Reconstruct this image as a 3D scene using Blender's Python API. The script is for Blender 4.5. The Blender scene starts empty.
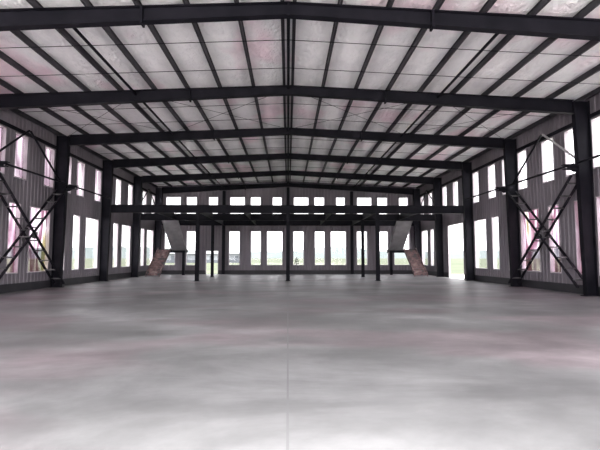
import bpy, bmesh, math, random
from mathutils import Vector, noise

sc = bpy.context.scene
COL = sc.collection
random.seed(7)

# ------------------------------------------------------------------ camera
FPX = 450.0
cam_d = bpy.data.cameras.new('camera')
cam_d.sensor_width = 36.0
cam_d.lens = FPX / 600.0 * 36.0
cam_d.clip_end = 3000
cam = bpy.data.objects.new('camera', cam_d)
COL.objects.link(cam)
cam.location = (0, 0, 1.55)
cam.rotation_euler = (math.pi / 2 + math.atan(32.5 / FPX), 0, -math.atan(12 / FPX))
sc.camera = cam

# ------------------------------------------------------------------ sky (overcast, the bright half of it behind the camera)
SKY_AHEAD, SKY_BEHIND = 3.2, 5.0
w = bpy.data.worlds.new('overcast_sky')
sc.world = w
w.use_nodes = True
nt = w.node_tree
nt.nodes.clear()
tc = nt.nodes.new('ShaderNodeTexCoord')
sep = nt.nodes.new('ShaderNodeSeparateXYZ')
mr = nt.nodes.new('ShaderNodeMapRange')
mr.inputs['From Min'].default_value = 0.25
mr.inputs['From Max'].default_value = -0.85
mr.inputs['To Min'].default_value = SKY_AHEAD
mr.inputs['To Max'].default_value = SKY_BEHIND
mr.interpolation_type = 'SMOOTHSTEP'
bg = nt.nodes.new('ShaderNodeBackground')
bg.inputs['Color'].default_value = (1.0, 0.985, 1.0, 1)
wo = nt.nodes.new('ShaderNodeOutputWorld')
nt.links.new(tc.outputs['Generated'], sep.inputs[0])
nt.links.new(sep.outputs['Y'], mr.inputs['Value'])
nt.links.new(mr.outputs[0], bg.inputs['Strength'])
nt.links.new(bg.outputs[0], wo.inputs[0])

# hazy high sun from behind the camera
sun_d = bpy.data.lights.new('sun', 'SUN')
sun_d.energy = 19.0
sun_d.angle = math.radians(30)
sun_d.color = (1.0, 0.98, 0.96)
sun = bpy.data.objects.new('sun', sun_d)
COL.objects.link(sun)
sun.rotation_euler = (math.radians(12), 0, 0)

sc.view_settings.view_transform = 'Standard'
sc.view_settings.look = 'None'
sc.view_settings.gamma = 1
sc.view_settings.use_curve_mapping = False
sc.view_settings.exposure = 0.36
sc.cycles.max_bounces = 12
sc.cycles.diffuse_bounces = 8
sc.cycles.transparent_max_bounces = 16
sc.cycles.sample_clamp_indirect = 6

# ------------------------------------------------------------------ measures (metres)
HW = 12.0              # half width to the middle of the columns
LSH = 0.15             # the left row of columns and its wall stand this much closer to the ridge line
WX = 12.54             # inner face of the side walls
YA, BAY = 12.0, 6.0    # nearest frame in view, bay
YF = 42.0              # gable frame
YW = 42.3              # inner face of the back wall
Y0 = 1.2               # where the built part of the hall starts, behind the view
FR = [12, 18, 24, 30, 36, 42]
def ztop(x): return 8.56 - 0.0425 * abs(x)      # top of rafter
def zbot(x): return 8.20 - 0.060 * abs(x)       # underside of rafter
def zceil(x): return ztop(x) + 0.20             # underside of roof lining

# ------------------------------------------------------------------ materials
def new_mat(name):
    m = bpy.data.materials.new(name)
    m.use_nodes = True
    n = m.node_tree
    return m, n, n.nodes['Principled BSDF'], n.links

def ramp(n, stops):
    r = n.nodes.new('ShaderNodeValToRGB')
    el = r.color_ramp.elements
    while len(el) < len(stops):
        el.new(0.5)
    for e, (p, c) in zip(el, stops):
        e.position = p
        e.color = (*c, 1)
    return r

def obj_coords(n, scale=(1, 1, 1)):
    t = n.nodes.new('ShaderNodeNewGeometry')
    mp = n.nodes.new('ShaderNodeMapping')
    mp.inputs['Scale'].default_value = scale
    n.links.new(t.outputs['Position'], mp.inputs['Vector'])
    return mp

def noise_mat(name, stops, scale, stretch=(1, 1, 1), rough=0.6, bump=0.0, bump_scale=None, metallic=0.0, spec=0.5, detail=4):
    m, n, b, L = new_mat(name)
    mp = obj_coords(n, stretch)
    t = n.nodes.new('ShaderNodeTexNoise')
    t.inputs['Scale'].default_value = scale
    t.inputs['Detail'].default_value = detail
    L.new(mp.outputs[0], t.inputs['Vector'])
    r = ramp(n, stops)
    L.new(t.outputs['Fac'], r.inputs[0])
    L.new(r.outputs[0], b.inputs['Base Color'])
    b.inputs['Roughness'].default_value = rough
    b.inputs['Metallic'].default_value = metallic
    b.inputs['Specular IOR Level'].default_value = spec
    if bump:
        t2 = n.nodes.new('ShaderNodeTexNoise')
        t2.inputs['Scale'].default_value = bump_scale or scale * 4
        t2.inputs['Detail'].default_value = 3
        L.new(mp.outputs[0], t2.inputs['Vector'])
        bp = n.nodes.new('ShaderNodeBump')
        bp.inputs['Strength'].default_value = bump
        bp.inputs['Distance'].default_value = 0.05
        L.new(t2.outputs['Fac'], bp.inputs['Height'])
        L.new(bp.outputs[0], b.inputs['Normal'])
    return m

M = {}
M['steel'] = noise_mat('dark_steel_paint', [(0.3, (0.005, 0.005, 0.008)), (0.7, (0.012, 0.011, 0.016))], 1.5, rough=0.6, spec=0.10)
M['purlin'] = noise_mat('dark_purlin_paint', [(0.3, (0.022, 0.020, 0.026)), (0.7, (0.045, 0.042, 0.050))], 1.2, rough=0.55, spec=0.3)
M['rung'] = noise_mat('rung_steel', [(0.35, (0.02, 0.02, 0.024)), (0.6, (0.10, 0.095, 0.10))], 2.5, rough=0.5)
M['rod'] = noise_mat('rod_steel', [(0.3, (0.10, 0.10, 0.11)), (0.7, (0.2, 0.2, 0.21))], 2.0, rough=0.45, metallic=0.5)
M['wall'] = noise_mat('grey_wall_sheet', [(0.3, (0.120, 0.103, 0.123)), (0.7, (0.225, 0.198, 0.227))], 0.5, stretch=(1, 1, 0.35), rough=0.5, spec=0.4)
M['frame'] = noise_mat('window_frame_paint', [(0.3, (0.44, 0.40, 0.43)), (0.7, (0.54, 0.50, 0.53))], 3, rough=0.4)
M['pale'] = noise_mat('galvanised_rod', [(0.3, (0.38, 0.37, 0.38)), (0.7, (0.5, 0.49, 0.5))], 3, rough=0.5)
M['base'] = noise_mat('dark_base_trim', [(0.3, (0.014, 0.013, 0.017)), (0.7, (0.028, 0.026, 0.032))], 1.3, rough=0.6)
M['primer'] = noise_mat('stair_primer', [(0.36, (0.07, 0.065, 0.07)), (0.48, (0.16, 0.09, 0.09)), (0.58, (0.25, 0.15, 0.15)), (0.7, (0.32, 0.28, 0.26))], 3.2, rough=0.65)
M['soffit'] = noise_mat('stair_grey_plate', [(0.3, (0.13, 0.125, 0.135)), (0.7, (0.21, 0.2, 0.215))], 1.6, rough=0.6)
M['hill'] = noise_mat('hazy_hill', [(0.3, (0.074, 0.088, 0.086)), (0.7, (0.092, 0.104, 0.104))], 0.02, rough=1, spec=0)
M['hutroof'] = noise_mat('pale_roof_sheet', [(0.3, (0.13, 0.14, 0.15)), (0.7, (0.16, 0.17, 0.18))], 1, rough=0.6)
M['shrub'] = noise_mat('dark_shrub_leaves', [(0.3, (0.02, 0.025, 0.02)), (0.7, (0.05, 0.06, 0.04))], 4, rough=0.8)
M['hut'] = noise_mat('hut_panel', [(0.3, (0.17, 0.18, 0.195)), (0.7, (0.21, 0.22, 0.235))], 1, rough=0.6)
M['hutdark'] = noise_mat('hut_roof', [(0.3, (0.06, 0.067, 0.08)), (0.7, (0.08, 0.088, 0.10))], 1, rough=0.6)

# roof lining: crinkled pale foil-faced blanket
m, n, b, L = new_mat('roof_lining_foil')
mp = obj_coords(n, (1, 0.6, 1))
t = n.nodes.new('ShaderNodeTexNoise'); t.inputs['Scale'].default_value = 1.6; t.inputs['Detail'].default_value = 6
L.new(mp.outputs[0], t.inputs['Vector'])
r = ramp(n, [(0.25, (0.72, 0.71, 0.73)), (0.5, (0.85, 0.84, 0.855)), (0.75, (0.90, 0.89, 0.90))])
L.new(t.outputs['Fac'], r.inputs[0])
ts = n.nodes.new('ShaderNodeTexNoise'); ts.inputs['Scale'].default_value = 0.35; ts.inputs['Detail'].default_value = 3
L.new(mp.outputs[0], ts.inputs['Vector'])
rs = ramp(n, [(0.54, (1, 1, 1)), (0.66, (1.0, 0.82, 0.88))]); L.new(ts.outputs['Fac'], rs.inputs[0])
ms = n.nodes.new('ShaderNodeMix'); ms.data_type = 'RGBA'; ms.blend_type = 'MULTIPLY'; ms.inputs[0].default_value = 1
L.new(r.outputs[0], ms.inputs[6]); L.new(rs.outputs[0], ms.inputs[7]); L.new(ms.outputs[2], b.inputs['Base Color'])
t2 = n.nodes.new('ShaderNodeTexNoise'); t2.inputs['Scale'].default_value = 7; t2.inputs['Detail'].default_value = 5
L.new(mp.outputs[0], t2.inputs['Vector'])
bp = n.nodes.new('ShaderNodeBump'); bp.inputs['Strength'].default_value = 0.8; bp.inputs['Distance'].default_value = 0.12
L.new(t2.outputs['Fac'], bp.inputs['Height']); L.new(bp.outputs[0], b.inputs['Normal'])
b.inputs['Roughness'].default_value = 0.55
M['lining'] = m

# floor: power-floated concrete with long pale and dark drifts and saw-cut joints
m, n, b, L = new_mat('polished_concrete')
mp = obj_coords(n, (0.45, 0.8, 1))
t = n.nodes.new('ShaderNodeTexNoise'); t.inputs['Scale'].default_value = 0.6; t.inputs['Detail'].default_value = 9; t.inputs['Roughness'].default_value = 0.68; t.inputs['Distortion'].default_value = 0.4
L.new(mp.outputs[0], t.inputs['Vector'])
r = ramp(n, [(0.30, (0.12, 0.12, 0.124)), (0.48, (0.18, 0.18, 0.184)), (0.62, (0.25, 0.25, 0.255)), (0.75, (0.34, 0.34, 0.345))])
L.new(t.outputs['Fac'], r.inputs[0])
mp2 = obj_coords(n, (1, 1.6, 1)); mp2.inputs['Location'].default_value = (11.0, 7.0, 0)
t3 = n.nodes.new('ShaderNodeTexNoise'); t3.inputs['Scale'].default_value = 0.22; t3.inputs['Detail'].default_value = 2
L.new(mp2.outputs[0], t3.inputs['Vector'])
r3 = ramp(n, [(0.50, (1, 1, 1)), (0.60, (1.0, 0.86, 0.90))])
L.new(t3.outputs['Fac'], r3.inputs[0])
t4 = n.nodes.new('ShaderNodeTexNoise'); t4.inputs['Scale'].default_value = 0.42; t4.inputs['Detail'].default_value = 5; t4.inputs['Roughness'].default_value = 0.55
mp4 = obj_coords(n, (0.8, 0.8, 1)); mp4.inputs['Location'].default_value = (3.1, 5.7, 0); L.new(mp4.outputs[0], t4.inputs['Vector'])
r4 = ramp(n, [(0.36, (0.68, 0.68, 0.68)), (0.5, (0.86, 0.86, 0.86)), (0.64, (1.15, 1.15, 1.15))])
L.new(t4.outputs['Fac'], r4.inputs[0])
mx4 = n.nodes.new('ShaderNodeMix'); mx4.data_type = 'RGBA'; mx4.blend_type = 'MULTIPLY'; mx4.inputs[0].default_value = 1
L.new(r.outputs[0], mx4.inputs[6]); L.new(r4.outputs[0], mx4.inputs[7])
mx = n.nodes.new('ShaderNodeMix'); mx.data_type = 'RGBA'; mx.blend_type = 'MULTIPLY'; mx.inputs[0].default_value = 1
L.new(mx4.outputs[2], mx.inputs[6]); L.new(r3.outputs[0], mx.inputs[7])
g = n.nodes.new('ShaderNodeNewGeometry'); s = n.nodes.new('ShaderNodeSeparateXYZ')
L.new(g.outputs['Position'], s.inputs[0])
def band(sock, period, half):
    a = n.nodes.new('ShaderNodeMath'); a.operation = 'PINGPONG'; a.inputs[1].default_value = period / 2
    L.new(sock, a.inputs[0])
    c = n.nodes.new('ShaderNodeMath'); c.operation = 'LESS_THAN'; c.inputs[1].default_value = half
    L.new(a.outputs[0], c.inputs[0]); return c.outputs[0]
jx = band(s.outputs['X'], 24.0, 0.012)
jy = band(s.outputs['Y'], 6.0, 0.008)
mxj = n.nodes.new('ShaderNodeMix'); mxj.data_type = 'RGBA'
L.new(jx, mxj.inputs[0]); L.new(mx.outputs[2], mxj.inputs[6]); mxj.inputs[7].default_value = (0.15, 0.15, 0.155, 1)
mxk = n.nodes.new('ShaderNodeMix'); mxk.data_type = 'RGBA'
half = n.nodes.new('ShaderNodeMath'); half.operation = 'MULTIPLY'; half.inputs[1].default_value = 0.35
L.new(jy, half.inputs[0]); L.new(half.outputs[0], mxk.inputs[0])
L.new(mxj.outputs[2], mxk.inputs[6]); mxk.inputs[7].default_value = (0.22, 0.22, 0.23, 1)
L.new(mxk.outputs[2], b.inputs['Base Color'])
rr = n.nodes.new('ShaderNodeMapRange'); rr.inputs['To Min'].default_value = 0.38; rr.inputs['To Max'].default_value = 0.6
L.new(t.outputs['Fac'], rr.inputs[0]); L.new(rr.outputs[0], b.inputs['Roughness'])
b.inputs['Specular IOR Level'].default_value = 0.4
M['floor'] = m

# field outside
m, n, b, L = new_mat('field_grass')
mp = obj_coords(n, (0.25, 1, 1))
t = n.nodes.new('ShaderNodeTexNoise'); t.inputs['Scale'].default_value = 0.12; t.inputs['Detail'].default_value = 6
L.new(mp.outputs[0], t.inputs['Vector'])
r = ramp(n, [(0.32, (0.046, 0.056, 0.036)), (0.5, (0.058, 0.068, 0.046)), (0.62, (0.074, 0.078, 0.056)), (0.75, (0.090, 0.086, 0.068))])
L.new(t.outputs['Fac'], r.inputs[0]); L.new(r.outputs[0], b.inputs['Base Color'])
b.inputs['Roughness'].default_value = 0.95; b.inputs['Specular IOR Level'].default_value = 0.1
M['field'] = m
M['gravel'] = noise_mat('pale_bounce_gravel', [(0.3, (0.68, 0.66, 0.64)), (0.7, (0.78, 0.76, 0.74))], 1.2, rough=0.95, spec=0.1)  # paled so the aprons throw more light up to the roof lining

def glass_mat(name, tint, film=None):
    m = bpy.data.materials.new(name); m.use_nodes = True
    n = m.node_tree; n.nodes.clear(); L = n.links
    o = n.nodes.new('ShaderNodeOutputMaterial')
    tr = n.nodes.new('ShaderNodeBsdfTransparent'); tr.inputs[0].default_value = (*tint, 1)
    gl = n.nodes.new('ShaderNodeBsdfGlossy'); gl.inputs['Roughness'].default_value = 0.03
    lw = n.nodes.new('ShaderNodeLayerWeight'); lw.inputs[0].default_value = 0.5
    pw = n.nodes.new('ShaderNodeMath'); pw.operation = 'POWER'; pw.inputs[1].default_value = 5
    L.new(lw.outputs['Facing'], pw.inputs[0])
    fr = n.nodes.new('ShaderNodeMath'); fr.operation = 'MULTIPLY_ADD'; fr.inputs[1].default_value = 0.9; fr.inputs[2].default_value = 0.03
    L.new(pw.outputs[0], fr.inputs[0])                 # reflectance of thin glass rising towards grazing angles
    mxs = n.nodes.new('ShaderNodeMixShader')
    L.new(fr.outputs[0], mxs.inputs[0]); L.new(tr.outputs[0], mxs.inputs[1]); L.new(gl.outputs[0], mxs.inputs[2])
    if film:
        mp = obj_coords(n, (1, 1.3, 0.22))
        t = n.nodes.new('ShaderNodeTexNoise'); t.inputs['Scale'].default_value = 1.1; t.inputs['Detail'].default_value = 1
        L.new(mp.outputs[0], t.inputs['Vector'])
        r = ramp(n, film); L.new(t.outputs['Fac'], r.inputs[0]); L.new(r.outputs[0], tr.inputs[0])
    L.new(mxs.outputs[0], o.inputs[0])
    return m
M['glass'] = glass_mat('clear_glass', (0.93, 0.93, 0.94))
M['glass_lilac'] = glass_mat('lilac_film_glass', (0.9, 0.8, 0.85), [(0.35, (0.85, 0.83, 0.85)), (0.5, (0.36, 0.30, 0.34)), (0.62, (0.8, 0.76, 0.8))])
M['glass_pink'] = glass_mat('film_glass', (0.9, 0.8, 0.85),
    [(0.30, (0.42, 0.39, 0.28)), (0.40, (0.75, 0.72, 0.75)), (0.47, (0.34, 0.21, 0.26)), (0.54, (0.45, 0.35, 0.41)), (0.60, (0.8, 0.74, 0.78)), (0.68, (0.5, 0.42, 0.5))])

# ------------------------------------------------------------------ mesh helpers
class MB:
    def __init__(s): s.v = []; s.f = []
    def hexa(s, c):                                   # 4 bottom corners then 4 top corners, same order
        k = len(s.v); s.v += [tuple(p) for p in c]
        for q in ((3, 2, 1, 0), (4, 5, 6, 7), (0, 1, 5, 4), (1, 2, 6, 5), (2, 3, 7, 6), (3, 0, 4, 7)):
            s.f.append([k + i for i in q])
        return s
    def box(s, x0, x1, y0, y1, z0, z1):
        return s.hexa([(x0, y0, z0), (x1, y0, z0), (x1, y1, z0), (x0, y1, z0), (x0, y0, z1), (x1, y0, z1), (x1, y1, z1), (x0, y1, z1)])
    def bar(s, p, q, wd, ht, up=(0, 0, 1)):           # oriented rectangular bar
        p, q = Vector(p), Vector(q); d = (q - p).normalized(); u = Vector(up)
        a = d.cross(u).normalized() * wd / 2; c = a.cross(d).normalized() * ht / 2
        return s.hexa([p - a - c, p + a - c, q + a - c, q - a - c, p - a + c, p + a + c, q + a + c, q - a + c])
    def tube(s, p, q, r, n=10):
        p, q = Vector(p), Vector(q); d = (q - p).normalized()
        u = Vector((0, 0, 1)) if abs(d.z) < 0.9 else Vector((1, 0, 0))
        a = d.cross(u).normalized(); c = a.cross(d)
        k = len(s.v)
        for o in (p, q):
            for i in range(n):
                t = 2 * math.pi * i / n
                s.v.append(tuple(o + (a * math.cos(t) + c * math.sin(t)) * r))
        for i in range(n):
            j = (i + 1) % n
            s.f.append([k + i, k + j, k + n + j, k + n + i])
        s.f.append([k + i for i in reversed(range(n))]); s.f.append([k + n + i for i in range(n)])
        return s
    def quad(s, a, b, c, d):
        k = len(s.v); s.v += [tuple(a), tuple(b), tuple(c), tuple(d)]; s.f.append([k, k + 1, k + 2, k + 3]); return s
    def build(s, name, mat, parent=None, org=(0, 0, 0), bevel=0.0):
        ox, oy, oz = org
        me = bpy.data.meshes.new(name)
        me.from_pydata([(x - ox, y - oy, z - oz) for x, y, z in s.v], [], s.f)
        bm = bmesh.new(); bm.from_mesh(me)
        bmesh.ops.recalc_face_normals(bm, faces=bm.faces); bm.to_mesh(me); bm.free()
        me.materials.append(mat)
        o = bpy.data.objects.new(name, me); COL.objects.link(o)
        if parent: o.parent = parent
        else: o.location = org
        if bevel:
            bv = o.modifiers.new('bevel', 'BEVEL'); bv.width = bevel; bv.segments = 2; bv.limit_method = 'ANGLE'
        return o

def empty(name, loc):
    o = bpy.data.objects.new(name, None); COL.objects.link(o); o.location = loc; o.empty_display_size = 0.3
    return o
def tag(o, label, cat, group=None, kind='thing'):
    o['label'] = label; o['category'] = cat; o['kind'] = kind
    if group: o['group'] = group
    return o
def struct(o):
    o['kind'] = 'structure'; return o

def copy_tree(o, parent=None):
    c = o.copy(); COL.objects.link(c)
    if parent: c.parent = parent
    for ch in list(o.children): copy_tree(ch, c)
    return c

# ------------------------------------------------------------------ floor, ground outside, hills
struct(MB().box(-12.7, 12.7, -8, 42.5, -0.2, 0).build('floor', M['floor']))

def ground():
    mb = MB()
    xs = [-1500, -300, -80, -30, -13, 13, 30, 80, 300, 1500]; ys = [-300, -40, 0, 43, 60, 120, 300, 1500]
    for i in range(len(xs) - 1):
        for j in range(len(ys) - 1):
            mb.quad((xs[i], ys[j], -0.22), (xs[i + 1], ys[j], -0.22), (xs[i + 1], ys[j + 1], -0.22), (xs[i], ys[j + 1], -0.22))
    return mb.build('ground', M['field'])
struct(ground())
# gravel apron on the right; left and front ones added to bounce light upward
mb = MB(); mb.box(12.7, 30, -8, 44, -0.215, -0.12); mb.box(-60, -12.7, -8, 44, -0.215, -0.12); mb.box(-30, 30, -50, -8, -0.215, -0.05)
struct(mb.build('gravel_bounce_apron', M['gravel']))

def hills():
    mb = MB(); N = 160; R = 900
    prof = []
    for i in range(N + 1):
        a = math.radians(-80 + 340 * i / N)
        h = 13 + 22 * max(0, noise.noise((a * 4, 0.3, 0))) + 5 * abs(noise.noise((a * 30, 2, 0)))
        prof.append((a, h))
    for (a, h), (c, g_) in zip(prof, prof[1:]):
        p = lambda t, r, z: (math.sin(t) * r, math.cos(t) * r, z)
        mb.quad(p(a, R, -1), p(c, R, -1), p(c, R + 60, g_), p(a, R + 60, h))
        mb.quad(p(a, R + 60, h), p(c, R + 60, g_), p(c, R + 160, -1), p(a, R + 160, -1))
    return mb.build('hills', M['hill'])
struct(hills())

# ------------------------------------------------------------------ walls with window openings
LOW_Z, UP_Z = (0.82, 4.03), (5.18, 7.26)
wins = {'left': [], 'right': [], 'back': []}     # (u0, u1, z0, z1, film)
for k in range(6):
    y = 6 + 6 * k
    for a, c in ((0.8, 1.8), (2.45, 3.45), (4.95, 5.9)):
        wins['left'].append((y + a, y + c, *UP_Z, 'glass_lilac' if y in (12, 18, 24) else False))
    for a, c in ((0.8, 1.8), (2.65, 3.65), (5.05, 5.97)): wins['right'].append((y + a, y + c, *UP_Z, False))
    for a, c in ((0.35, 1.35), (2.2, 3.1), (3.85, 5.7)):
        wins['left'].append((y + a, y + c, *LOW_Z, 'glass_pink' if y in (12, 18) else False))
    for a, c in ((0.3, 1.3), (2.4, 3.3), (4.1, 5.9)):
        if y == 30 and a > 0: continue
        wins['right'].append((y + a, y + c, *LOW_Z, 'glass_pink' if y in (12, 18) else False))
DOOR_R = (31.8, 34.9, 0.0, 4.08)
for k in range(4):
    x = -12 + 6 * k
    for a, c in ((0.52, 1.95), (2.45, 3.45), (4.52, 5.42)):
        wins['back'].append((x + a, x + c, *UP_Z, False))
    for a, c in ((0.47, 1.5), (2.5, 3.48), (4.0, 5.5)):
        if k == 0 and a == 4.0: continue
        wins['back'].append((x + a, x + c, *LOW_Z, False))
DOOR_B = (-7.68, -6.48, 0.0, 2.2)

def corrug(u0, u1, per=0.30):
    pts = []; k = math.floor(u0 / per)
    while k * per < u1 + per:
        o = k * per
        pts += [(o, 0.0), (o + 0.15, 0.0), (o + 0.18, 0.035), (o + 0.27, 0.035)]
        k += 1
    return pts + [(k * per, 0.0)]
def wall(name, place, u0, u1, zt, holes):
    prof = corrug(u0, u1)
    def off(u):
        for (a, oa), (c, oc) in zip(prof, prof[1:]):
            if a <= u <= c: return oa + (oc - oa) * (u - a) / max(c - a, 1e-6)
        return 0
    us = sorted({round(p[0], 4) for p in prof if u0 < p[0] < u1} | {u0, u1} | {h[0] for h in holes} | {h[1] for h in holes} | ({0.0} if u0 < 0 < u1 else set()))
    mb = MB()
    for a, c in zip(us, us[1:]):
        if c - a < 1e-5: continue
        md = (a + c) / 2
        cuts = sorted((h[2], h[3]) for h in holes if h[0] - 1e-6 < md < h[1] + 1e-6)
        lo = 0.0; spans = []
        for z0, z1 in cuts:
            if z0 > lo: spans.append((lo, z0, False))
            lo = z1
        spans.append((lo, None, True))
        for z0, z1, tp in spans:
            za, zc = (zt(a), zt(c)) if tp else (z1, z1)
            for dpt in (None, 0.10):                   # ribbed inner skin, flat outer skin
                oa, oc = (off(a), off(c)) if dpt is None else (dpt, dpt)
                mb.quad(place(a, oa, z0), place(c, oc, z0), place(c, oc, zc), place(a, oa, za))
    return struct(mb.build(name, M['wall']))
wall('wall_left', lambda u, o, z: (-WX + LSH - o, u, z), 6.0, YW + 0.1, lambda u: zceil(WX), wins['left'])
wall('wall_right', lambda u, o, z: (WX + o, u, z), 6.0, YW + 0.1, lambda u: zceil(WX), wins['right'] + [DOOR_R])
wall('wall_back', lambda u, o, z: (u, YW + o, z), -WX + LSH - 0.1, WX + 0.1, lambda u: zceil(u), wins['back'] + [DOOR_B])

# windows: a frame lining each opening, with a glazing bar sill, and its pane
nw = 0
def window(place, u0, u1, z0, z1, film):
    global nw
    nw += 1
    mb = MB(); t = 0.045
    def bx(a, c, z_a, z_c, d0, d1):
        mb.hexa([place(a, d0, z_a), place(c, d0, z_a), place(c, d1, z_a), place(a, d1, z_a),
                 place(a, d0, z_c), place(c, d0, z_c), place(c, d1, z_c), place(a, d1, z_c)])
    bx(u0, u0 + t, z0, z1, -0.005, 0.20); bx(u1 - t, u1, z0, z1, -0.005, 0.20)
    bx(u0 + t, u1 - t, z0, z0 + t, -0.02, 0.20); bx(u0 + t, u1 - t, z1 - t, z1, -0.005, 0.20)
    o = struct(mb.build('window_%d' % nw, M['frame']))
    mb = MB(); bx(u0 + t, u1 - t, z0 + t, z1 - t, 0.15, 0.16)
    mb.build('pane', M[film or 'glass'], o)
for h in wins['left']: window(lambda u, d, z: (-WX + LSH - d, u, z), *h)
for h in wins['right']: window(lambda u, d, z: (WX + d, u, z), *h)
for h in wins['back']: window(lambda u, d, z: (u, YW + d, z), *h)

# open doorways: linings only, no leaves
def doorway(name, place, u0, u1, z0, z1):
    mb = MB()
    def bx(a, c, z_a, z_c):
        mb.hexa([place(a, -0.02, z_a), place(c, -0.02, z_a), place(c, 0.12, z_a), place(a, 0.12, z_a),
                 place(a, -0.02, z_c), place(c, -0.02, z_c), place(c, 0.12, z_c), place(a, 0.12, z_c)])
    bx(u0, u0 + 0.06, z0, z1); bx(u1 - 0.06, u1, z0, z1); bx(u0 + 0.06, u1 - 0.06, z1 - 0.06, z1)
    struct(mb.build(name, M['frame']))
doorway('door_1', lambda u, d, z: (WX + d, u, z), *DOOR_R)
doorway('door_2', lambda u, d, z: (u, YW + d, z), *DOOR_B)

# dark base trims
for sgn, nm in ((-1, 'left'), (1, 'right')):
    mb = MB(); segs = [(6.0, YW)] if sgn < 0 else [(6.0, DOOR_R[0]), (DOOR_R[1], YW)]
    for a, c in segs:
        mb.box(min(sgn * 12.51, sgn * 12.54), max(sgn * 12.51, sgn * 12.54), a, c, 0.0, 0.38)
    bb = struct(mb.build('baseboard_' + nm, M['base']))
    if sgn < 0: bb.location.x = LSH
mb = MB()
for a, c in ((-12.36, DOOR_B[0]), (DOOR_B[1], 12.5)): mb.box(a, c, YW - 0.06, YW, 0.0, 0.36)
struct(mb.build('baseboard_back', M['base']))

# ceiling: the roof lining, two slopes
mb = MB()
for sg in (-1, 1):
    e = 12.8 * sg
    mb.hexa([(0, Y0, zceil(0)), (e, Y0, zceil(e)), (e, 42.6, zceil(e)), (0, 42.6, zceil(0)),
             (0, Y0, zceil(0) + .1), (e, Y0, zceil(e) + .1), (e, 42.6, zceil(e) + .1), (0, 42.6, zceil(0) + .1)])
struct(mb.build('ceiling', M['lining']))

# ------------------------------------------------------------------ steel frames
ORD = ['nearest', 'second', 'third', 'fourth', 'fifth', 'sixth']
SIDE = {-1: 'left', 1: 'right'}
def column(sg, y, idx):
    root = empty('steel_column', (sg * HW, y, 0))
    where = ['hidden beside', 'nearest one in view on', 'second one in view on', 'third one in view on', 'fourth one in view on', 'back corner one on'][idx]
    lab = 'dark tapered steel column, %s the %s side wall' % (where, SIDE[sg])
    if idx == 1: lab = 'dark tapered steel column at the near end of the %s lattice cross brace' % SIDE[sg]
    if idx == 2: lab = 'dark tapered steel column at the far end of the %s lattice cross brace' % SIDE[sg]
    if idx == 3: lab = 'dark tapered steel column carrying the %s end of the front mezzanine beam' % SIDE[sg]
    if idx == 4: lab = 'dark tapered steel column carrying the %s end of the middle mezzanine beam' % SIDE[sg]
    if idx == 5: lab = 'dark steel column in the far %s corner of the hall, behind the stair' % SIDE[sg]
    if idx == 0: lab = 'dark tapered steel column under the %s end of the nearest rafter' % SIDE[sg]
    tag(root, lab, 'column', 'tapered columns along the %s wall' % SIDE[sg])
    o = (sg * HW, y, 0); H = ztop(HW) - 0.02
    xi = lambda z: 12.0 - 0.17 * z / H               # inner face leans in as the column widens upward
    X = lambda x: sg * x
    def hx(a0, a1, b0, b1, y0, y1, z0, z1):           # x range a at the foot, b at the head
        p = sorted((X(a0), X(a1))); q = sorted((X(b0), X(b1)))
        return [(p[0], y0, z0), (p[1], y0, z0), (p[1], y1, z0), (p[0], y1, z0), (q[0], y0, z1), (q[1], y0, z1), (q[1], y1, z1), (q[0], y1, z1)]
    f = 0.125
    mb = MB().hexa(hx(xi(0) + .02, 12.44, xi(H) + .02, 12.44, y - .008, y + .008, 0.03, H))
    mb.build('web', M['steel'], root, o)
    MB().hexa(hx(xi(0), xi(0) + .02, xi(H), xi(H) + .02, y - f, y + f, 0.03, H)).build('inner_flange', M['steel'], root, o)
    MB().hexa(hx(12.44, 12.465, 12.44, 12.465, y - f, y + f, 0.03, H)).build('outer_flange', M['steel'], root, o)
    MB().hexa(hx(11.92, 12.5, 11.92, 12.5, y - .19, y + .19, 0.0, 0.03)).build('base_plate', M['steel'], root, o)
    if 1 <= idx <= 2 or idx == 0:
        z = 5.36                                      # bracket reaching into the hall
        mb = MB().hexa(hx(11.3, xi(z), 11.3, xi(z), y - f, y + f, z - .03, z))
        a, c = sorted((X(11.32), X(xi(z))))
        mb.hexa([(X(11.72), y - .01, z - .30), (X(xi(z)), y - .01, z - .30), (X(xi(z)), y + .01, z - .30), (X(11.72), y + .01, z - .30),
                 (X(11.32), y - .01, z - .03), (X(xi(z)), y - .01, z - .03), (X(xi(z)), y + .01, z - .03), (X(11.32), y + .01, z - .03)])
        mb.hexa(hx(11.34, xi(z), 11.34, xi(z), y - f, y + f, z - .20, z - .17))
        mb.build('bracket', M['steel'], root, o)
    return root
for i, y in enumerate(FR):
    for sg in (-1, 1): column(sg, y, i)

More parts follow.
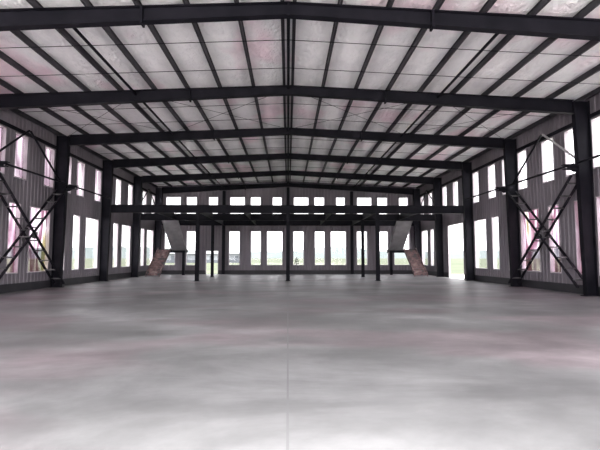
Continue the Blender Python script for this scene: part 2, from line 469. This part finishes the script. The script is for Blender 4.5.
def rafter(y, idx):
    root = empty('roof_rafter', (0, y, zbot(0)))
    lab = '%s dark roof rafter from the camera, spanning the hall wall to wall' % ORD[idx].capitalize() if idx else 'Dark roof rafter across the top of the photo, nearest of all'
    if idx == 5: lab = 'dark gable rafter against the back wall above its upper windows'
    tag(root, lab, 'rafter', 'tapered roof rafters')
    o = (0, y, zbot(0)); f = 0.125; t = 0.02
    for sg in (-1, 1):
        xe = 11.82 - (LSH if sg < 0 else 0)
        def hx(za, zb_, x0, x1, hy):
            p = [(sg * x0, y - hy, za(x0)), (sg * x1, y - hy, za(x1)), (sg * x1, y + hy, za(x1)), (sg * x0, y + hy, za(x0)),
                 (sg * x0, y - hy, zb_(x0)), (sg * x1, y - hy, zb_(x1)), (sg * x1, y + hy, zb_(x1)), (sg * x0, y + hy, zb_(x0))]
            return p
        MB().hexa(hx(lambda x: zbot(x) + t, lambda x: ztop(x) - t, 0.0, xe, 0.006)).build('web', M['steel'], root, o)
        MB().hexa(hx(lambda x: ztop(x) - t, ztop, 0.0, xe, f)).build('top_flange', M['steel'], root, o)
        MB().hexa(hx(zbot, lambda x: zbot(x) + t, 0.0, xe, f)).build('bottom_flange', M['steel'], root, o)
        MB().box(min(sg * 3.97, sg * 4.03), max(sg * 3.97, sg * 4.03), y - .14, y + .14, zbot(4) - .07, ztop(4) - t).build('splice_plate', M['steel'], root, o)
    MB().box(-.025, .025, y - .128, y + .128, zbot(0) - .04, ztop(0) - .01).build('ridge_plate', M['steel'], root, o)
for i, y in enumerate(FR): rafter(y, i)

# gable wind columns on the back wall
def post_h(name, x, y, z1, wdt, dpt, lab, cat, grp, base=True):
    root = empty(name, (x, y, 0)); tag(root, lab, cat, grp); o = (x, y, 0)
    mb = MB(); t = 0.016
    mb.box(x - wdt / 2, x + wdt / 2, y - dpt / 2, y - dpt / 2 + t, 0.02, z1); mb.box(x - wdt / 2, x + wdt / 2, y + dpt / 2 - t, y + dpt / 2, 0.02, z1)
    mb.box(x - .006, x + .006, y - dpt / 2 + t, y + dpt / 2 - t, 0.02, z1)
    mb.build('shaft', M['steel'], root, o)
    MB().box(x - wdt * .8, x + wdt * .8, y - dpt * .75, y + dpt * .75, 0, 0.02).build('base_plate', M['steel'], root, o)
    return root
for x, wn in ((-6, 'left of the middle'), (0, 'in the middle'), (6, 'right of the middle')):
    post_h('wind_column', x, 42.09, zbot(x) - 0.06, 0.26, 0.26, 'full-height dark wind column on the back wall, %s' % wn, 'column', 'wind columns on the back wall')

# ------------------------------------------------------------------ purlins, tubes, rods
NUM = ['first', 'second', 'third', 'fourth', 'fifth', 'sixth', 'seventh', 'eighth', 'ninth']
PX = [1.43, 2.80, 4.12, 5.46, 6.83, 8.17, 9.52, 10.9, 12.25]
def purlin(x, lab):
    o = (x, Y0, ztop(x)); sg = 1 if x > 0 else -1
    mb = MB(); z0, z1 = ztop(x) + 0.004, zceil(x) - 0.006
    mb.box(x - .006, x + .006, Y0, 42.25, z0, z1)
    a = sg * .05
    mb.box(min(x, x + a), max(x, x + a), Y0, 42.25, z0, z0 + .008)
    mb.box(min(x, x - a), max(x, x - a), Y0, 42.25, z1 - .008, z1)
    mb.box(min(x + a - .004, x + a + .004), max(x + a - .004, x + a + .004), Y0, 42.25, z0, z0 + .025)
    p = mb.build('roof_purlin', M['purlin'], None, o)
    tag(p, lab, 'purlin', 'roof purlins running front to back')
for sg in (-1, 1):
    purlin(sg * .17, 'dark ridge purlin, the %s one of the close pair under the roof ridge' % SIDE[sg])
    for i, x in enumerate(PX):
        lab = '%s dark roof purlin counted outward to the %s from the ridge pair' % (NUM[i], SIDE[sg])
        if i == 8: lab = 'dark eave purlin along the top of the %s wall' % SIDE[sg]
        purlin(sg * x, lab)

BN = ['between the nearest and second rafters', 'between the second and third rafters', 'between the third and fourth rafters', 'between the fourth and fifth rafters', 'between the fifth rafter and the gable rafter']
for k in range(5):
    y0, y1 = FR[k] + .02, FR[k + 1] - .02
    for sg in (-1, 1):
        x = sg * 6.18; z = ztop(x) - .14
        tag(MB().tube((x, y0, z), (x, y1, z), .05).build('strut_tube', M['steel'], None, (x, y0, z)),
            'thin roof strut tube, %s slope, %s' % (SIDE[sg], BN[k]), 'tube', 'roof strut tubes')
    x = 0; z = ztop(0) - .14
    tag(MB().tube((x, y0 + .125, z), (x, y1 - .125, z), .05).build('strut_tube', M['steel'], None, (x, y0, z)),
        'dark strut tube right under the ridge %s' % BN[k], 'tube', 'roof strut tubes')
    for j, fy in enumerate((FR[k] + 2.05, FR[k] + 4.2)):
        mb = MB()
        for sg in (-1, 1): mb.tube((0, fy, ztop(0) - .012), (sg * 12.1, fy, ztop(12.1) - .012), .011, 6)
        tag(mb.build('sag_rod', M['steel'], None, (0, fy, ztop(0) - .012)),
            'thin sag rod across purlins, %s of two %s' % (('nearer', 'farther')[j], BN[k]), 'rod', 'sag rods across the purlins')

# flat cross bracing of the roof in the braced bay
qn = ['outer left', 'inner left', 'inner right', 'outer right']
for q, (xa, xb) in enumerate(((-11.7, -6.18), (-6.18, -.1), (.1, 6.18), (6.18, 11.7))):
    for j, (ya, yb) in enumerate(((18.14, 23.86), (23.86, 18.14))):
        dz = -.05 - .03 * j
        o = (xa, ya, ztop(xa) + dz)
        tag(MB().tube((xa, ya, ztop(xa) + dz), (xb, yb, ztop(xb) + dz), .008, 6).build('roof_brace_rod', M['steel'], None, o),
            'roof brace rod behind the second rafter, %s quarter, running %s to the right' % (qn[q], ('away', 'forward')[j]), 'rod', 'roof brace rods')

# dark girt over the upper windows, outside the columns
for sg in (-1, 1):
    g = MB().box(min(sg * 12.47, sg * 12.53), max(sg * 12.47, sg * 12.53), 6.0, 42.2, 7.30, 7.46).build('eave_girt', M['steel'], None, (sg * 12.5, 6, 7.3))
    tag(g, 'dark girt running along the tops of the %s wall upper windows' % SIDE[sg], 'girt', 'eave girts')

# struts along the side walls at bracket height
for sg in (-1, 1):
    for k in range(3):
        y0, y1 = FR[k] + .13, FR[k + 1] - .13
        x = sg * 11.84; z = 5.42
        tag(MB().tube((x, y0, z), (x, y1, z), .045).build('wall_strut', M['steel'], None, (x, y0, z)),
            'horizontal dark tube strut on the %s wall %s' % (SIDE[sg], ['nearest the camera', 'above the lattice cross brace', 'beyond the lattice cross brace'][k]), 'tube', 'wall struts at bracket height')
    # chevron rods above, to the eave, in the two braced bays
    for ya, yb, wn in ((18.12, 23.88, 'above the lattice cross brace'), (36.12, 41.88, 'over the mezzanine')):
        ym = (ya + yb) / 2 - .1; x = sg * 12.16
        for y, nm in ((ya, 'near'), (yb, 'far')):
            o = (x, y, 5.5)
            tag(MB().tube((x, y, 5.5), (x, ym + (.06 if y > ym else -.06), 7.42), .048, 8).build('chevron_brace', M['pale' if nm == 'near' and sg > 0 and ya < 20 else 'steel'], None, o),
                '%s leg of inverted V brace, %s wall, %s' % (nm, SIDE[sg], wn), 'brace', 'inverted V wall braces')

# lattice diagonals: two chords tied by rungs
def lattice(sg, ya, za, yb, zb_, lab, inner):
    root = empty('lattice_brace', (sg * 12, ya, za)); o = (sg * 12, ya, za)
    tag(root, lab, 'brace', 'lattice cross braces on the side walls')
    xs = (11.76, 12.25) if inner else (11.83, 12.32)
    for x in xs:
        MB().bar((sg * x, ya, za), (sg * x, yb, zb_), .06, .10, (1, 0, 0)).build('chord', M['steel'], root, o)
    N = 10
    for i in range(N):
        t = (i + .6) / (N + .2)
        if abs(t - .5) < .03: continue
        y = ya + (yb - ya) * t; z = za + (zb_ - za) * t
        MB().bar((sg * xs[0], y, z), (sg * xs[1], y, z), .12, .06).build('rung', M['rung'], root, o)
    if inner:
        yc, zc = (ya + yb) / 2, (za + zb_) / 2
        MB().box(min(sg * 11.78, sg * 11.795), max(sg * 11.78, sg * 11.795), yc - .22, yc + .22, zc - .16, zc + .16).build('gusset_plate', M['rung'], root, o)
for sg in (-1, 1):
    lattice(sg, 18.2, 4.95, 23.8, 0.2, 'ladder-like steel brace on the %s wall, foot at the far column' % SIDE[sg], True)
    lattice(sg, 18.2, 0.34, 23.8, 5.1, 'ladder-like steel brace on the %s wall, foot at the near column' % SIDE[sg], False)

for ob in list(COL.objects):
    if ob.parent is None and ob.name.split('.')[0] in ('steel_column', 'wall_strut', 'chevron_brace', 'lattice_brace', 'eave_girt') and ob.location.x < 0:
        ob.location.x += LSH

# ------------------------------------------------------------------ mezzanine steelwork
MT, MBm = 5.04, 4.51
def hbeam(name, p0, p1, z0, z1, wd, lab, grp):
    (xa, ya), (xb, yb) = p0, p1
    root = empty(name, (xa, ya, z0)); o = (xa, ya, z0); tag(root, lab, 'beam', grp)
    zc = (z0 + z1) / 2
    MB().bar((xa, ya, zc), (xb, yb, zc), .012, z1 - z0 - .032).build('web', M['steel'], root, o)
    MB().bar((xa, ya, z1 - .008), (xb, yb, z1 - .008), wd, .016).build('top_flange', M['steel'], root, o)
    MB().bar((xa, ya, z0 + .008), (xb, yb, z0 + .008), wd, .016).build('bottom_flange', M['steel'], root, o)
hbeam('mezzanine_beam', (-11.73, 30), (11.88, 30), MBm, MT, .22, 'front mezzanine beam across the hall on three posts', 'cross beams of the mezzanine')
hbeam('mezzanine_beam', (-11.73, 36), (11.88, 36), MBm, MT, .22, 'middle mezzanine beam across the hall behind the front one', 'cross beams of the mezzanine')
hbeam('mezzanine_beam', (-11.73, 41.8), (11.88, 41.8), MBm, MT, .22, 'rear mezzanine beam along the back wall', 'cross beams of the mezzanine')
for x, wn in ((-6, 'left'), (0, 'middle'), (6, 'right')):
    post_h('mezzanine_post', x, 30, MBm - .005, .24, .24, 'thick dark post under the front mezzanine beam, %s of three' % wn, 'post', 'posts of the mezzanine')
    post_h('mezzanine_post', x, 36, MBm - .005, .22, .22, 'dark post under the middle mezzanine beam, %s of three' % wn, 'post', 'posts of the mezzanine')
JN = {-9: 'first from the left', -6: 'second from the left, over the left posts', -3: 'third from the left', 0: 'middle one, over the middle posts', 3: 'third from the right', 6: 'second from the right, over the right posts', 9: 'first from the right'}
for x, wn in JN.items():
    for (ya, yb), bn in (((30.02, 35.98), 'front to middle beam'), ((36.02, 41.78), 'middle to rear beam')):
        if abs(x) == 9 and ya > 36: continue          # the stair comes up here
        hbeam('mezzanine_joist', (x, ya), (x, yb), MBm + .08, MT - .02, .14, 'mezzanine joist %s, %s' % (bn, wn), 'joists of the mezzanine')

# ------------------------------------------------------------------ stairs in the two back corners
def stair(sg):
    root = empty('staircase', (sg * 10.5, 37, 0)); o = (sg * 10.5, 37, 0)
    tag(root, 'steel dog-leg staircase up to the mezzanine in the back %s corner' % SIDE[sg], 'staircase', 'staircases in the back corners')
    def bx(mb, x0, x1, *r): a, c = sorted((sg * x0, sg * x1)); return mb.box(a, c, *r)
    def flight(name, x0, x1, y0, z0, y1, z1, nst, mat, plate):
        # the plate under the steps is the flight's own mesh; stringers and treads hang from it
        d = (y1 - y0) / nst; h = (z1 - z0) / nst; mb = MB()
        a, c = sorted((sg * (x0 + .05), sg * (x1 - .05)))
        mb.hexa([(a, y0, z0 - .10), (c, y0, z0 - .10), (c, y1, z1 - .10), (a, y1, z1 - .10),
                 (a, y0, z0 - .07), (c, y0, z0 - .07), (c, y1, z1 - .07), (a, y1, z1 - .07)])
        fl = mb.build(name, plate, root, o)
        for xs in (x0 + .03, x1 - .03):
            mb = MB(); a2, c2 = sorted((sg * (xs - .03), sg * (xs + .03)))
            mb.hexa([(a2, y0, max(z0 - .14, .0)), (c2, y0, max(z0 - .14, .0)), (c2, y1, z1 - .14), (a2, y1, z1 - .14),
                     (a2, y0, z0 + .14), (c2, y0, z0 + .14), (c2, y1, z1 + .14), (a2, y1, z1 + .14)])
            mb.build('stringer', mat, fl)
        for i in range(nst):
            ya, yb = sorted((y0 + d * i, y0 + d * (i + 1))); z = z0 + h * (i + .75)
            mb = MB().box(a, c, ya, yb, z - .03, z)
            yr = y0 + d * i; mb.box(a, c, min(yr, yr + d * .1), max(yr, yr + d * .1), z - h * .95, z - .03)
            mb.build('tread', mat, fl)
        for ob in fl.children:
            ob.data.transform(__import__('mathutils').Matrix.Translation((-o[0], -o[1], -o[2])))
    flight('lower_flight', 10.36, 11.48, 36.8, 0.14, 40.1, 2.28, 12, M['primer'], M['soffit'])
    flight('upper_flight', 8.98, 10.26, 40.1, 2.28, 36.25, 4.98, 15, M['soffit'], M['soffit'])
    mb = MB(); bx(mb, 9.10, 11.48, 40.1, 41.3, 1.98, 2.28)
    ld = mb.build('landing', M['steel'], root, o)
    for x, y in ((9.24, 40.25), (11.36, 40.25)):
        mb = MB(); bx(mb, x - .11, x + .11, y - .11, y + .11, 0, 1.98); mb.build('post', M['steel'], root, o)
for sg in (-1, 1): stair(sg)

# ------------------------------------------------------------------ outside, seen through the back windows
def shrub(x, y, h, wd):
    mb = MB(); rnd = random.Random(3)
    for i in range(420):
        z = rnd.random(); r = wd / 2 * math.sin(math.pi * min(1, .15 + z * .85)) ** .6 * rnd.random() ** .4; a = rnd.random() * 6.283
        p = Vector((x + r * math.cos(a), y + r * math.sin(a), -.2 + z * h)); s_ = .05 + .05 * rnd.random()
        d = Vector((rnd.uniform(-1, 1), rnd.uniform(-1, 1), rnd.uniform(-.3, 1))).normalized(); e = d.orthogonal().normalized()
        mb.quad(p - d * s_, p + e * s_ * .5, p + d * s_, p - e * s_ * .5)
    mb.tube((x, y, -.22), (x, y, h * .6), .03, 6)
    tag(mb.build('shrub', M['shrub'], None, (x, y, -.2)), 'small dark shrub outside, seen low in the window right of the middle post', 'shrub')
shrub(0.92, 49, 1.75, .62)

def shed(x0, x1, y, dp, h):
    o = (x0, y, -.22); root = empty('shed', o)
    tag(root, 'long low pale shed standing in the field beyond the left back windows', 'shed')
    MB().box(x0, x1, y, y + dp, -.22, h).build('wall', M['hut'], root, o)
    MB().box(x0 - .06, x1 + .06, y - .06, y + dp + .06, -.22, .75).build('plinth', M['hutdark'], root, o)
    mb = MB(); c = y + dp / 2
    for a, b_ in ((y - .5, c), (y + dp + .5, c)):
        za, zb_ = h + .02, h + .7
        mb.hexa([(x0 - .4, a, za), (x1 + .4, a, za), (x1 + .4, b_, zb_), (x0 - .4, b_, zb_),
                 (x0 - .4, a, za + .1), (x1 + .4, a, za + .1), (x1 + .4, b_, zb_ + .1), (x0 - .4, b_, zb_ + .1)])
    mb.build('roof', M['hutroof'], root, o)
    for i in range(6):
        xd = x0 + 2.5 + i * 4.2
        MB().box(xd, xd + 1.1, y - .09, y - .005, .0, 2.1).build('door', M['hutdark'], root, o)
shed(-41, -15.6, 150, 7, 2.7)
